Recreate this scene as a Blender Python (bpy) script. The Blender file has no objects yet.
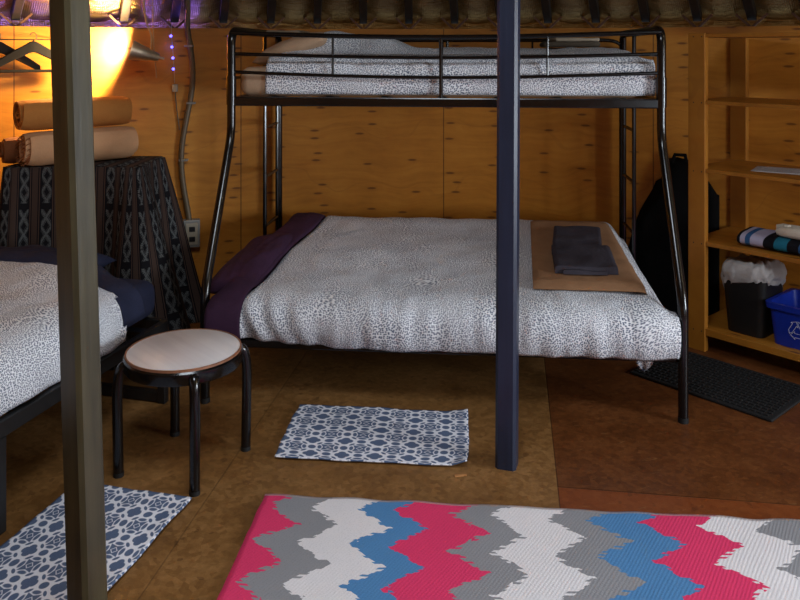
import bpy, bmesh, math, random
from mathutils import Vector, Matrix, noise
random.seed(7)
PI = math.pi
C = bpy.context.scene.collection
sc = bpy.context.scene

# ------------------------------------------------------------------ camera
H = 1.57
cam = bpy.data.cameras.new('camera')
cam.sensor_width = 36.0
cam.lens = 36.0 * 790 / 800
cam.shift_y = -0.3125
cam.clip_start = 0.05
camo = bpy.data.objects.new('camera', cam)
C.objects.link(camo)
camo.location = (0, 0, H)
camo.rotation_euler = (PI / 2, 0, 0)
sc.camera = camo
sc.view_settings.view_transform = 'Standard'
sc.view_settings.look = 'None'
sc.view_settings.gamma = 1.0
sc.view_settings.use_curve_mapping = False
sc.view_settings.exposure = 0.0

def at(px, py, Y):
    """metres from a sight line and a measured depth"""
    return Vector(((px - 400) / 790 * Y, Y, H - (py - 50) / 790 * Y))

# room circle
CX, CY, R = -0.049, 1.106, 3.90
WT = 1.703                       # top of the plywood lining

def wall_at(px, py, off=0.0):
    k = (px - 400) / 790
    r = R - off
    a = 1 + k * k
    b = -2 * (k * CX + CY)
    c = CX * CX + CY * CY - r * r
    Y = (-b + math.sqrt(b * b - 4 * a * c)) / (2 * a)
    return at(px, py, Y)

def polar(th, r, z):
    return Vector((CX + r * math.sin(th), CY + r * math.cos(th), z))

# ------------------------------------------------------------------ helpers
def link(o, parent=None):
    C.objects.link(o)
    if parent is not None:
        o.parent = parent
    return o

def obj(name, bm, mat, parent=None, smooth=True, bevel=0, auto=35):
    me = bpy.data.meshes.new(name)
    bmesh.ops.recalc_face_normals(bm, faces=bm.faces)
    bm.to_mesh(me)
    bm.free()
    mats = mat if isinstance(mat, (list, tuple)) else [mat]
    for m in mats:
        me.materials.append(m)
    if smooth:
        me.polygons.foreach_set('use_smooth', [True] * len(me.polygons))
        if auto:
            me.set_sharp_from_angle(angle=math.radians(auto))
    o = bpy.data.objects.new(name, me)
    link(o, parent)
    if bevel:
        b = o.modifiers.new('bevel', 'BEVEL')
        b.width = bevel
        b.segments = 2
        b.limit_method = 'ANGLE'
    return o

def tag(o, label, cat, group=None, kind=None):
    o['label'] = label
    o['category'] = cat
    if group: o['group'] = group
    if kind: o['kind'] = kind
    return o

def thing(name, label, cat, loc=(0, 0, 0), rotz=0, group=None):
    o = bpy.data.objects.new(name, None)
    o.empty_display_size = 0.1
    link(o)
    o.location = loc
    o.rotation_euler = (0, 0, rotz)
    return tag(o, label, cat, group)

def struct(name, bm, mat, **k):
    o = obj(name, bm, mat, **k)
    o['kind'] = 'structure'
    return o

def box(bm, c, size, rot=None):
    r = bmesh.ops.create_cube(bm, size=1)
    M = Matrix.Translation(Vector(c))
    if rot is not None: M = M @ rot
    M = M @ Matrix.Diagonal((size[0], size[1], size[2], 1))
    bmesh.ops.transform(bm, matrix=M, verts=r['verts'])
    return r['verts']

def box2(bm, a, b):
    a = Vector(a); b = Vector(b)
    d = b - a
    return box(bm, (a + b) / 2, (abs(d.x), abs(d.y), abs(d.z)))

def bar(bm, p, q, w, h, up=(0, 0, 1)):
    p = Vector(p); q = Vector(q)
    x = (q - p).normalized()
    u = Vector(up)
    y = u.cross(x).normalized()
    z = x.cross(y)
    M = Matrix((x, y, z)).transposed().to_4x4()
    return box(bm, (p + q) / 2, ((q - p).length, w, h), M)

def tube(bm, pts, rad, seg=12, cap=True):
    pts = [Vector(p) for p in pts]
    n = len(pts)
    rads = rad if isinstance(rad, (list, tuple)) else [rad] * n
    tang = []
    for i in range(n):
        a = pts[max(0, i - 1)]; b = pts[min(n - 1, i + 1)]
        tang.append((b - a).normalized())
    t0 = tang[0]
    ref = Vector((0, 0, 1)) if abs(t0.z) < 0.9 else Vector((1, 0, 0))
    nrm = (ref - t0 * ref.dot(t0)).normalized()
    rings = []
    for i in range(n):
        t = tang[i]
        nrm = (nrm - t * nrm.dot(t)).normalized()
        bn = t.cross(nrm)
        rings.append([bm.verts.new(pts[i] + (nrm * math.cos(2 * PI * k / seg) + bn * math.sin(2 * PI * k / seg)) * rads[i]) for k in range(seg)])
    for i in range(n - 1):
        for k in range(seg):
            bm.faces.new((rings[i][k], rings[i][(k + 1) % seg], rings[i + 1][(k + 1) % seg], rings[i + 1][k]))
    if cap:
        bm.faces.new(rings[0][::-1])
        bm.faces.new(rings[-1])

def fillet(pts, r, n=6):
    pts = [Vector(p) for p in pts]
    out = [pts[0]]
    for i in range(1, len(pts) - 1):
        p = pts[i]
        a = pts[i - 1] - p; b = pts[i + 1] - p
        rr = r[i] if isinstance(r, dict) and i in r else (r if not isinstance(r, dict) else 0.03)
        la = min(rr, a.length * .49); lb = min(rr, b.length * .49)
        A = p + a.normalized() * la; B = p + b.normalized() * lb
        for k in range(n + 1):
            t = k / n
            out.append(A * (1 - t) ** 2 + p * 2 * t * (1 - t) + B * t * t)
    out.append(pts[-1])
    return out

def lathe(bm, prof, seg=40, M=None):
    rings = []
    for (r, z) in prof:
        if r < 1e-6:
            rings.append([bm.verts.new((0, 0, z))])
        else:
            rings.append([bm.verts.new((r * math.cos(2 * PI * k / seg), r * math.sin(2 * PI * k / seg), z)) for k in range(seg)])
    for a, b in zip(rings[:-1], rings[1:]):
        if len(a) == 1 and len(b) == 1: continue
        for k in range(seg):
            k2 = (k + 1) % seg
            if len(a) == 1: bm.faces.new((a[0], b[k2], b[k]))
            elif len(b) == 1: bm.faces.new((a[k], a[k2], b[0]))
            else: bm.faces.new((a[k], a[k2], b[k2], b[k]))
    if M is not None:
        bmesh.ops.transform(bm, matrix=M, verts=[v for r in rings for v in r])

def grid(bm, nu, nv, f, uvf=None, closed_u=False, mat_index=0):
    """f(i/nu, j/nv) -> point; uvf -> (u,v) in metres"""
    uvl = bm.loops.layers.uv.verify()
    nn = nu if closed_u else nu + 1
    V = [[bm.verts.new(f(i / nu, j / nv)) for j in range(nv + 1)] for i in range(nn)]
    for i in range(nu):
        for j in range(nv):
            ids = ((i, j), (i + 1, j), (i + 1, j + 1), (i, j + 1))
            fa = bm.faces.new([V[a % nn][b] for a, b in ids])
            fa.material_index = mat_index
            if uvf:
                for lp, (a, b) in zip(fa.loops, ids):
                    lp[uvl].uv = uvf(a / nu, b / nv)
    return V

def solid(o, th, offset=-1.0):
    m = o.modifiers.new('thickness', 'SOLIDIFY')
    m.thickness = th
    m.offset = offset
    return o

def subsurf(o, n=1):
    m = o.modifiers.new('smooth', 'SUBSURF')
    m.levels = n; m.render_levels = n
    return o

def interp(tab, x):
    if x <= tab[0][0]: return tab[0][1]
    for (a, va), (b, vb) in zip(tab[:-1], tab[1:]):
        if x <= b:
            t = (x - a) / (b - a)
            return va + (vb - va) * t
    return tab[-1][1]

def sm(a, b, x):
    t = max(0, min(1, (x - a) / (b - a)))
    return t * t * (3 - 2 * t)

def nz(x, y, z=0.0):
    return noise.noise(Vector((x, y, z)))

# ------------------------------------------------------------------ materials
def srgb(r, g, b):
    def f(c):
        c /= 255
        return c / 12.92 if c <= .04045 else ((c + .055) / 1.055) ** 2.4
    return (f(r), f(g), f(b), 1)

class E:
    """little expression wrapper around Math nodes"""
    nt = None
    def __init__(s, v): s.v = v
    @staticmethod
    def op(name, *a):
        n = E.nt.nodes.new('ShaderNodeMath')
        n.operation = name
        for i, x in enumerate(a):
            if isinstance(x, E): x = x.v
            if isinstance(x, (int, float)): n.inputs[i].default_value = x
            else: E.nt.links.new(x, n.inputs[i])
        return E(n.outputs[0])
    def __add__(s, o): return E.op('ADD', s, o)
    def __radd__(s, o): return E.op('ADD', s, o)
    def __sub__(s, o): return E.op('SUBTRACT', s, o)
    def __rsub__(s, o): return E.op('SUBTRACT', o, s)
    def __mul__(s, o): return E.op('MULTIPLY', s, o)
    def __rmul__(s, o): return E.op('MULTIPLY', s, o)
    def __truediv__(s, o): return E.op('DIVIDE', s, o)
    def abs(s): return E.op('ABSOLUTE', s)
    def sqrt(s): return E.op('SQRT', s)
    def floor(s): return E.op('FLOOR', s)
    def lt(s, o): return E.op('LESS_THAN', s, o)
    def gt(s, o): return E.op('GREATER_THAN', s, o)
    def min(s, o): return E.op('MINIMUM', s, o)
    def max(s, o): return E.op('MAXIMUM', s, o)
    def frac(s): return E.op('FRACT', s)
    def sin(s): return E.op('SINE', s)
    def pingpong(s, o): return E.op('PINGPONG', s, o)
    def step(s, a, b):
        n = E.nt.nodes.new('ShaderNodeMapRange')
        n.clamp = True
        E.nt.links.new(s.v, n.inputs[0])
        n.inputs[1].default_value = a; n.inputs[2].default_value = b
        return E(n.outputs[0])

class Mat:
    def __init__(s, name, rough=0.6, metal=0.0, spec=None):
        s.m = bpy.data.materials.new(name)
        s.m.use_nodes = True
        s.nt = s.m.node_tree
        E.nt = s.nt
        s.b = s.nt.nodes['Principled BSDF']
        s.b.inputs['Roughness'].default_value = rough
        s.b.inputs['Metallic'].default_value = metal
        if spec is not None: s.b.inputs['Specular IOR Level'].default_value = spec
    def node(s, t): return s.nt.nodes.new(t)
    def lk(s, a, b): s.nt.links.new(a.v if isinstance(a, E) else a, b)
    def coord(s, which='UV'):
        n = s.node('ShaderNodeTexCoord')
        return n.outputs[which]
    def mapping(s, vec, scale=(1, 1, 1), loc=(0, 0, 0), rot=(0, 0, 0)):
        n = s.node('ShaderNodeMapping')
        s.lk(vec, n.inputs[0])
        n.inputs['Scale'].default_value = scale
        n.inputs['Location'].default_value = loc
        n.inputs['Rotation'].default_value = rot
        return n.outputs[0]
    def sep(s, vec):
        n = s.node('ShaderNodeSeparateXYZ')
        s.lk(vec, n.inputs[0])
        return E(n.outputs[0]), E(n.outputs[1]), E(n.outputs[2])
    def comb(s, x, y, z=0.0):
        n = s.node('ShaderNodeCombineXYZ')
        for i, v in enumerate((x, y, z)):
            if isinstance(v, E): s.lk(v, n.inputs[i])
            else: n.inputs[i].default_value = v
        return n.outputs[0]
    def noise(s, vec, scale, detail=3, rough=.5, dist=0.0, out=0):
        n = s.node('ShaderNodeTexNoise')
        s.lk(vec, n.inputs['Vector'])
        n.inputs['Scale'].default_value = scale
        n.inputs['Detail'].default_value = detail
        n.inputs['Roughness'].default_value = rough
        n.inputs['Distortion'].default_value = dist
        return E(n.outputs[out])
    def voronoi(s, vec, scale, rand=1.0, feature='F1', out='Distance'):
        n = s.node('ShaderNodeTexVoronoi')
        n.voronoi_dimensions = '2D'
        n.feature = feature
        s.lk(vec, n.inputs['Vector'])
        n.inputs['Scale'].default_value = scale
        n.inputs['Randomness'].default_value = rand
        return E(n.outputs[out])
    def ramp(s, fac, stops, const=False):
        n = s.node('ShaderNodeValToRGB')
        cr = n.color_ramp
        if const: cr.interpolation = 'CONSTANT'
        while len(cr.elements) > 1: cr.elements.remove(cr.elements[-1])
        cr.elements[0].position = stops[0][0]; cr.elements[0].color = stops[0][1]
        for p, c in stops[1:]:
            e = cr.elements.new(p); e.color = c
        s.lk(fac, n.inputs[0])
        return n.outputs[0]
    def mix(s, fac, a, b, mode='MIX'):
        n = s.node('ShaderNodeMix')
        n.data_type = 'RGBA'; n.blend_type = mode
        for v, i in ((fac, 0), (a, 6), (b, 7)):
            if isinstance(v, (int, float)): n.inputs[i].default_value = v
            elif isinstance(v, tuple): n.inputs[i].default_value = v
            else: s.lk(v, n.inputs[i])
        return n.outputs[2]
    def color(s, c):
        if isinstance(c, tuple): s.b.inputs['Base Color'].default_value = c
        else: s.lk(c, s.b.inputs['Base Color'])
        return s
    def roughv(s, e): s.lk(e, s.b.inputs['Roughness']); return s
    def bump(s, h, strength=.3, dist=.01):
        n = s.node('ShaderNodeBump')
        n.inputs['Strength'].default_value = strength
        n.inputs['Distance'].default_value = dist
        s.lk(h, n.inputs['Height'])
        s.lk(n.outputs[0], s.b.inputs['Normal'])
        return s

def cloth_mat(name, col, col2=None, rough=.9, wr=18, bs=.35):
    m = Mat(name, rough, spec=.2)
    co = m.coord('Object')
    n1 = m.noise(co, 9, 3)
    n2 = m.noise(co, 220, 2)
    c2 = col2 or tuple(x * .75 for x in col[:3]) + (1,)
    m.color(m.ramp(n1 * .6 + n2 * .4, [(.3, c2), (.7, col)]))
    m.bump(m.noise(co, wr, 3) * .9 + n2 * .12, bs, .012)
    return m.m

def black_metal(name, c=srgb(13, 12, 13), rough=.17):
    m = Mat(name, rough, spec=.5)
    co = m.coord('Object')
    n = m.noise(co, 35, 3)
    m.color(m.ramp(n, [(.3, c), (.8, tuple(x * 1.35 for x in c[:3]) + (1,))]))
    m.roughv(n * .18 + (rough - .08))
    m.bump(m.noise(co, 300, 1), .05, .002)
    return m.m

def plywood(name, uv='UV', tint=1.0):
    m = Mat(name, .5, spec=.35)
    co = m.coord(uv)
    x, y, z = m.sep(co)
    warp = m.noise(co, 2.2, 2, out=0)
    g = m.noise(m.comb(x * 1.2 + warp * .5, y * 14 + warp * 3.0, z), 2.0, 4, .6)
    lines = ((y * 9 + m.noise(co, 1.7, 2) * 6).sin().abs())
    blot = m.noise(co, 3.3, 4, .6)
    base = m.ramp(g * .5 + blot * .5, [(.28, srgb(156 * tint, 95 * tint, 25 * tint)), (.5, srgb(184 * tint, 119 * tint, 37 * tint)), (.75, srgb(203 * tint, 139 * tint, 52 * tint))])
    base = m.mix(lines.lt(.05) * .18, base, srgb(140 * tint, 84 * tint, 28 * tint))
    # knots in columns, as rotary-cut veneer shows them
    kv = m.comb(x * 3.6, y * 15 + (x * 3.6).floor() * .37)
    kd = m.voronoi(kv, 1.0, .55)
    pick = m.voronoi(kv, 1.0, .55, out='Color')
    sel = E(m.sep(pick.v)[0].v).gt(.42)
    knot = (1 - kd.step(.065, .125)) * sel
    base = m.mix(knot * .88, base, srgb(86 * tint, 46 * tint, 14 * tint))
    halo = (1 - kd.step(.05, .3)) * sel
    base = m.mix(halo * .25, base, srgb(150 * tint, 92 * tint, 30 * tint))
    if uv == 'UV':
        pu = ((x - 0.325) / 1.27).frac()
        seam = (pu - .5).abs().gt(.4975)
        base = m.mix(seam * .75, base, srgb(60, 34, 12))
    m.color(base)
    m.bump(g * .3 + kd.step(0, .06) * .25, .15, .004)
    return m.m

M = {}
M['ply'] = plywood('plywood')
M['shelf'] = plywood('pine_boards', 'Object', .9)
M['black'] = black_metal('black_metal')
M['bed_black'] = black_metal('matt_black_metal', srgb(15, 14, 14), .45)
M['rubber'] = black_metal('black_rubber', srgb(10, 10, 10), .7)

# floor ------------------------------------------------------------
m = Mat('painted_floor_boards', .42, spec=.3)
co = m.mapping(m.coord('Object'), rot=(0, 0, math.radians(8.05)))
x, y, z = m.sep(co)
# panel seams (1.22 m wide sheets)
sx = x - 0.163 + 1.22
idx = (sx / 1.22).floor()
sy = y - 2.89 + 2.44
idy = (sy / 2.44 + idx * 0.0).floor()
fx = (sx / 1.22).frac(); fy = (sy / 2.44).frac()
seam = (fx.min(1 - fx) * 1.22).min(fy.min(1 - fy) * 2.44 + (1 - idx.gt(.5)))
chips = m.voronoi(m.mapping(co, (1, 1, 1)), 46, 1, out='Color')
n1 = m.noise(co, 3.2, 5, .62); n2 = m.noise(co, 60, 3, .7); n3 = m.noise(m.comb(x * 4, y * 30, z), 1, 3)
val = n1 * .55 + n2 * .3 + E(m.sep(chips.v)[0].v) * .15
left = m.ramp(val, [(.3, srgb(98, 65, 32)), (.5, srgb(128, 90, 49)), (.7, srgb(156, 114, 68))])
right = m.ramp(val, [(.3, srgb(74, 40, 18)), (.5, srgb(100, 56, 26)), (.7, srgb(122, 74, 38))])
redder = m.ramp(val, [(.25, srgb(96, 46, 20)), (.5, srgb(120, 62, 28)), (.78, srgb(136, 76, 38))])
col = m.mix(idx.gt(0.5), left, right)
col = m.mix(idx.gt(0.5) * (1 - idy.gt(0.5)) , col, redder)
scr = m.noise(m.comb(x * 7 + y * 9, y * 60 - x * 30, z), 1.0, 2, .5, 1.5)
col = m.mix(scr.gt(.69) * .22, col, srgb(160, 122, 78))
col = m.mix((1 - seam.step(.001, .004)) * (idx.gt(.5) * .3 + .35), col, srgb(40, 24, 12))
st = (m.noise(co, 14, 3).gt(.66)) * .35
col = m.mix(st, col, srgb(62, 34, 18))
m.color(col)
m.roughv(n1 * .3 + .3)
m.bump(n2 * .4 + E(m.sep(chips.v)[1].v) * .25 + seam.step(0, .004), .22, .004)
M['floor'] = m.m

# duvet with swirling rows of dots -----------------------------------
def duvet_mat(name, tint, dot):
    m = Mat(name, .85, spec=.2)
    co = m.coord('UV')
    x, y, z = m.sep(co)
    w1 = m.noise(co, 3.2, 1); w2 = m.noise(m.mapping(co, loc=(7.3, 2.1, 0)), 3.2, 1)
    vx = x + (w1 - .5) * .2; vy = y + (w2 - .5) * .2
    d = m.voronoi(m.comb(vx * .95, vy * 1.15), 120, .7)
    sz = m.noise(co, 5, 1)
    dots = 1 - (d - sz * .14).step(.19, .35)
    m.color(m.mix(dots * .92, tint, dot))
    m.bump(m.noise(co, 11, 4, .55) * 1.0 + m.noise(co, 400, 1) * .05, .55, .02)
    return m.m
M['duvet'] = duvet_mat('dotted_duvet_cotton', srgb(232, 234, 238), srgb(60, 74, 102))
M['purple'] = cloth_mat('purple_cotton', srgb(64, 38, 62), srgb(46, 28, 46))
M['navy'] = cloth_mat('navy_cotton', srgb(42, 46, 68), srgb(30, 33, 52))
M['tan'] = cloth_mat('tan_cotton', srgb(190, 160, 132), srgb(170, 140, 112))
M['tan_fleece'] = cloth_mat('tan_fleece', srgb(154, 116, 84), srgb(134, 98, 70))
M['charcoal'] = cloth_mat('charcoal_towel', srgb(66, 62, 70), srgb(50, 46, 54), wr=60)
M['camel'] = cloth_mat('camel_blanket', srgb(182, 122, 62), srgb(162, 104, 50))
M['cream_blanket'] = cloth_mat('cream_blanket', srgb(204, 158, 118), srgb(186, 140, 102))
M['brown_blanket'] = cloth_mat('brown_blanket', srgb(140, 90, 56), srgb(110, 66, 40))
M['grey_blanket'] = cloth_mat('grey_blanket', srgb(92, 82, 70), srgb(70, 62, 52))
M['lightgrey'] = cloth_mat('pale_blanket', srgb(160, 148, 130), srgb(140, 128, 110))
M['blackcloth'] = cloth_mat('black_nylon', srgb(10, 9, 9), srgb(6, 6, 7), .95)
M['cream'] = cloth_mat('cream_wool', srgb(226, 218, 200), srgb(200, 190, 172), wr=90)

# posts -------------------------------------------------------------
def post_mat(name, a, b, rough=.45):
    m = Mat(name, rough, spec=.4)
    co = m.coord('Object')
    x, y, z = m.sep(co)
    g = m.noise(m.comb(x * 40, y * 40, z * 2.2), 1, 4, .6)
    n = m.noise(co, 5, 3)
    m.color(m.ramp(g * .6 + n * .4, [(.3, a), (.7, b)]))
    m.bump(g, .25, .003)
    return m.m
M['post_grey'] = post_mat('worn_olive_post_paint', srgb(44, 41, 31), srgb(78, 71, 50), .36)
M['post_navy'] = post_mat('dark_blue_post_paint', srgb(29, 36, 54), srgb(41, 50, 72), .4)
M['rafter'] = post_mat('dark_rafter_wood', srgb(24, 18, 14), srgb(44, 34, 26), .6)
M['lattice'] = post_mat('lattice_wood', srgb(74, 44, 28), srgb(100, 64, 40), .6)
M['darkwood'] = post_mat('dark_hanger_wood', srgb(14, 9, 5), srgb(22, 15, 9), .75)

# foil ----------------------------------------------------------------
m = Mat('bubble_foil_insulation', .3, 1.0)
co = m.coord('UV')
x, y, z = m.sep(co)
rip = m.noise(m.comb(x * 3, y * 26, z), 1, 4, .6, .6)
bub = m.voronoi(co, 90, .2)
m.color(m.ramp(m.noise(co, 6, 3), [(.3, srgb(140, 112, 66)), (.7, srgb(188, 158, 104))]))
m.roughv(rip * .3 + .2)
m.bump(rip * 1.0 + bub * .2, .8, .03)
M['foil'] = m.m

# stool --------------------------------------------------------------
m = Mat('white_laminate', .35)
co = m.coord('Object')
x, y, z = m.sep(co)
st = m.noise(m.comb(x * 18 + y * 6, y * 1.5, z), 1, 2)
m.color(m.ramp(st, [(.35, srgb(206, 200, 200)), (.65, srgb(222, 217, 216))]))
M['laminate'] = m.m
m = Mat('plywood_edge', .5)
co = m.coord('Object')
m.color(m.ramp(m.noise(co, 30, 3), [(.3, srgb(120, 76, 52)), (.7, srgb(150, 100, 70))]))
M['edge'] = m.m

# bath mat ------------------------------------------------------------
m = Mat('printed_trellis_mat', .9, spec=.15)
co = m.coord('UV')
x, y, z = m.sep(co)
A, B = .128, .102
px = x / A; py = y / B
ax = (px - (px + .5).floor()).abs(); ay = (py - (py + .5).floor()).abs()     # |offset| from the lattice point
bx = .5 - ax; by = .5 - ay                                                       # from the cell centre
def dist(a, b, cx, cy): return (((a - cx) * (a - cx)) + ((b - cy) * (b - cy))).sqrt()
quat = dist(ax, ay, .115, 0).min(dist(ax, ay, 0, .115)) - .115
wav = ((bx - by) * 18).sin() * .016
ringd = bx + by + wav
ring = ((bx.max(by) - .145 - bx.min(by) * .30)).max(.024 - (ringd - wav - .105).abs())
core = ringd * 1.0 + 9
oval1 = dist(ax / 1.15, ay, .5 / 1.15, 0) - .112
oval2 = dist(ax, ay / 1.15, 0, .5 / 1.15) - .112
dotd = dist((ax + ay) * 1.1, (ax - ay) * .5, .517, 0) - .066
dash1 = dist(bx / 2.1, ay, 0, .238) - .056
dash2 = dist(ax, by / 2.1, .238, 0) - .056
blue = quat.min(ring).min(core).min(oval1).min(oval2).min(dotd).min(dash1).min(dash2)
mask = 1 - blue.step(-.004, .022)
wv = m.noise(co, 350, 1)
m.color(m.mix(mask, m.ramp(wv, [(.3, srgb(224, 224, 234)), (.7, srgb(242, 242, 248))]), m.ramp(wv, [(.3, srgb(82, 97, 126)), (.7, srgb(99, 114, 144))])))
m.bump(wv * .3 + m.noise(co, 12, 2), .3, .006)
M['mat'] = m.m

# chevron rug -----------------------------------------------------------
m = Mat('woven_chevron_rug', .92, spec=.15)
co = m.coord('UV')
x, y, z = m.sep(co)
tri = ((y - .062 + .195) / .195 * 2).pingpong(1.0)       # 0 at valleys, 1 at the tips pointing right
row = (y / .0085).floor()
col_ = (x / .009).floor()
wn = m.node('ShaderNodeTexWhiteNoise'); wn.noise_dimensions = '2D'
m.lk(m.comb(row, (x / .12).floor()), wn.inputs['Vector'])
rag = (E(wn.outputs['Value']) - .5) * .035
wob = (m.noise(co, 3, 1) - .5) * .03
u = x - tri * .115 + rag + wob
PK, GR, WH, BL = srgb(226, 62, 108), srgb(146, 146, 150), srgb(232, 228, 230), srgb(84, 136, 186)
seq = [(-.2, PK), (.025, GR), (.165, WH), (.335, BL), (.46, PK), (.65, GR), (.775, WH), (.965, GR), (1.10, BL), (1.275, PK), (1.455, WH), (1.645, GR), (1.79, BL), (1.95, PK), (2.13, GR), (2.25, WH)]
LO, HI = -.2, 2.5
base = m.ramp(((u - LO) / (HI - LO)), [((p - LO) / (HI - LO), c) for p, c in seq], const=True)
wv = m.noise(m.comb(x * 160, y * 330, z), 1, 1)
tw = ((x * 1.0 + y * .55) * 520).sin()
base = m.mix((wv.gt(.62)) * .14, base, srgb(60, 60, 66))
border = (.012 - y).step(0, .002)
m.color(m.mix(border * .6, base, srgb(205, 190, 190)))
m.bump(wv * .5 + tw * .10 + m.noise(co, 9, 2) * .8, .35, .006)
M['rug'] = m.m

# tablecloth ---------------------------------------------------------------
m = Mat('striped_woven_tablecloth', .9, spec=.1)
co = m.coord('UV')
x, y, z = m.sep(co)
f = (x / .105).frac()
motif = (f - .28).abs().lt(.22)
my = (y / .085)
ed = ((f - .28).abs() * 4.2 - ((my.frac() - .5).abs() * 2.0)).abs()
zig = ((y * 420).sin() * (f * 70).sin()).gt(.1)
pat = motif * (ed.lt(.22).max(zig * ed.lt(.5))) * (m.noise(co, 260, 1).gt(.42))
gap = ((y / .26).frac() - .5).abs().lt(.44)
brown = (f - .76).abs().lt(.13)
base = m.mix(brown, srgb(24, 23, 26), srgb(66, 52, 46))
base = m.mix(pat * gap, base, srgb(88, 90, 90))
thin = ((f - .56).abs().lt(.018)).max((f - .96).abs().lt(.018))
base = m.mix(thin, base, srgb(78, 60, 52))
m.color(base)
m.bump(m.noise(co, 300, 1), .3, .003)
M['tablecloth'] = m.m

# striped towel ---------------------------------------------------------------
m = Mat('striped_towel', .9, spec=.15)
co = m.coord('Object')
x, y, z = m.sep(co)
BK, LV, BU, TE = srgb(22, 22, 28), srgb(176, 172, 196), srgb(50, 92, 140), srgb(36, 112, 138)
ss = [(0, BK), (.014, LV), (.04, BU), (.066, LV), (.13, BK), (.182, TE), (.245, BK), (.30, BU), (.36, LV), (.43, BK)]
m.color(m.ramp(x / .5, [(p / .5, c) for p, c in ss], const=True))
m.bump(m.noise(co, 250, 2), .4, .005)
M['stripe'] = m.m

def plain(name, c, rough=.5, metal=0, bs=.1, scale=60):
    m = Mat(name, rough, metal)
    co = m.coord('Object')
    n = m.noise(co, scale, 3)
    m.color(m.ramp(n, [(.3, tuple(v * .86 for v in c[:3]) + (1,)), (.7, c)]))
    m.bump(n, bs, .003)
    return m.m
M['bin'] = plain('black_plastic', srgb(11, 11, 11), .55)
M['liner'] = cloth_mat('white_bin_liner', srgb(198, 196, 194), srgb(170, 168, 166), .35, 25, .6)
M['blue'] = plain('blue_plastic', srgb(22, 52, 170), .4)
M['white'] = plain('white_print', srgb(214, 218, 230), .6)
M['paper'] = plain('white_paper', srgb(206, 204, 204), .8)
M['ink'] = plain('grey_ink', srgb(130, 130, 134), .8)
M['steel'] = plain('brushed_steel', srgb(196, 182, 158), .36, .75, .15)
M['cord'] = plain('beige_cord', srgb(176, 140, 96), .6)
M['conduit'] = plain('grey_conduit', srgb(104, 88, 66), .5, .2)
M['boxgrey'] = plain('grey_outlet_metal', srgb(150, 150, 146), .5, .3)
M['dark'] = plain('dark_plastic', srgb(26, 26, 28), .5)
M['offwhite'] = plain('off_white_plastic', srgb(180, 170, 150), .5)
M['tray'] = plain('black_rubber_mat', srgb(15, 14, 15), .8, 0, .8, 130)
M['chip'] = plain('pale_wood_chip', srgb(190, 132, 78), .7)
def emit(name, c, s):
    m = Mat(name)
    m.color(c)
    m.b.inputs['Emission Color'].default_value = c
    m.b.inputs['Emission Strength'].default_value = s
    return m.m
M['bulb'] = emit('warm_bulb', (1, .72, .38, 1), 40)
M['led'] = emit('violet_led', (.10, .09, 1, 1), 6)
m = Mat('window_glass', .05)
m.color((.9, .95, 1, 1))
m.b.inputs['Transmission Weight'].default_value = 1
m.b.inputs['IOR'].default_value = 1.02
M['glass'] = m.m
M['frame'] = plain('white_window_frame', srgb(205, 205, 200), .5)

# ------------------------------------------------------------------ room shell
def arc_slab(bm, t0, t1, z0, z1, r0=R, th=.03, n=24):
    uvl = bm.loops.layers.uv.verify()
    ring = []
    for i in range(n + 1):
        t = t0 + (t1 - t0) * i / n
        ring.append([(bm.verts.new(polar(t, r, z)), (t * R, z)) for r, z in ((r0, z0), (r0, z1), (r0 + th, z1), (r0 + th, z0))])
    def face(q):
        fa = bm.faces.new([v for v, _ in q])
        for lp, (_, uv) in zip(fa.loops, q): lp[uvl].uv = uv
    for i in range(n):
        for k in range(4):
            k2 = (k + 1) % 4
            face((ring[i][k], ring[i][k2], ring[i + 1][k2], ring[i + 1][k]))
    face(ring[0]); face(ring[-1][::-1])

D = math.radians
bm = bmesh.new(); arc_slab(bm, D(-60), D(60), 0, WT, n=80); struct('wall_back', bm, M['ply'])
bm = bmesh.new(); arc_slab(bm, D(-150), D(-60), 0, WT, n=48); struct('wall_left', bm, M['ply'])
WIN = [(D(79), D(101), .55, 1.62), (D(126), D(152), .45, 1.64)]
bm = bmesh.new()
edge = D(60)
for a, b, z0, z1 in WIN:
    arc_slab(bm, edge, a, 0, WT, n=14)
    arc_slab(bm, a, b, 0, z0, n=12); arc_slab(bm, a, b, z1, WT, n=12)
    edge = b
arc_slab(bm, edge, D(160), 0, WT, n=6)
struct('wall_right', bm, M['ply'])
bm = bmesh.new()
arc_slab(bm, D(160), D(210), 0, WT, n=24)
struct('wall_front', bm, M['ply'])
for i, (a, b, z0, z1) in enumerate(WIN):
    bm = bmesh.new()
    for t in (a, (a + b) / 2, b):
        tube(bm, [polar(t, R - .005, z0), polar(t, R - .005, z1)], .025, 4)
    for z in (z0, (z0 + z1) / 2, z1):
        tube(bm, [polar(a + (b - a) * k / 10, R - .005, z) for k in range(11)], .022, 4)
    w = struct('window_%d' % (i + 1), bm, M['frame'], smooth=False)

bm = bmesh.new()
lathe(bm, [(0, 0), (R + .15, 0), (R + .15, -.06), (0, -.06)], 96, Matrix.Translation((CX, CY, 0)))
struct('floor', bm, M['floor'], smooth=False)

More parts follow.
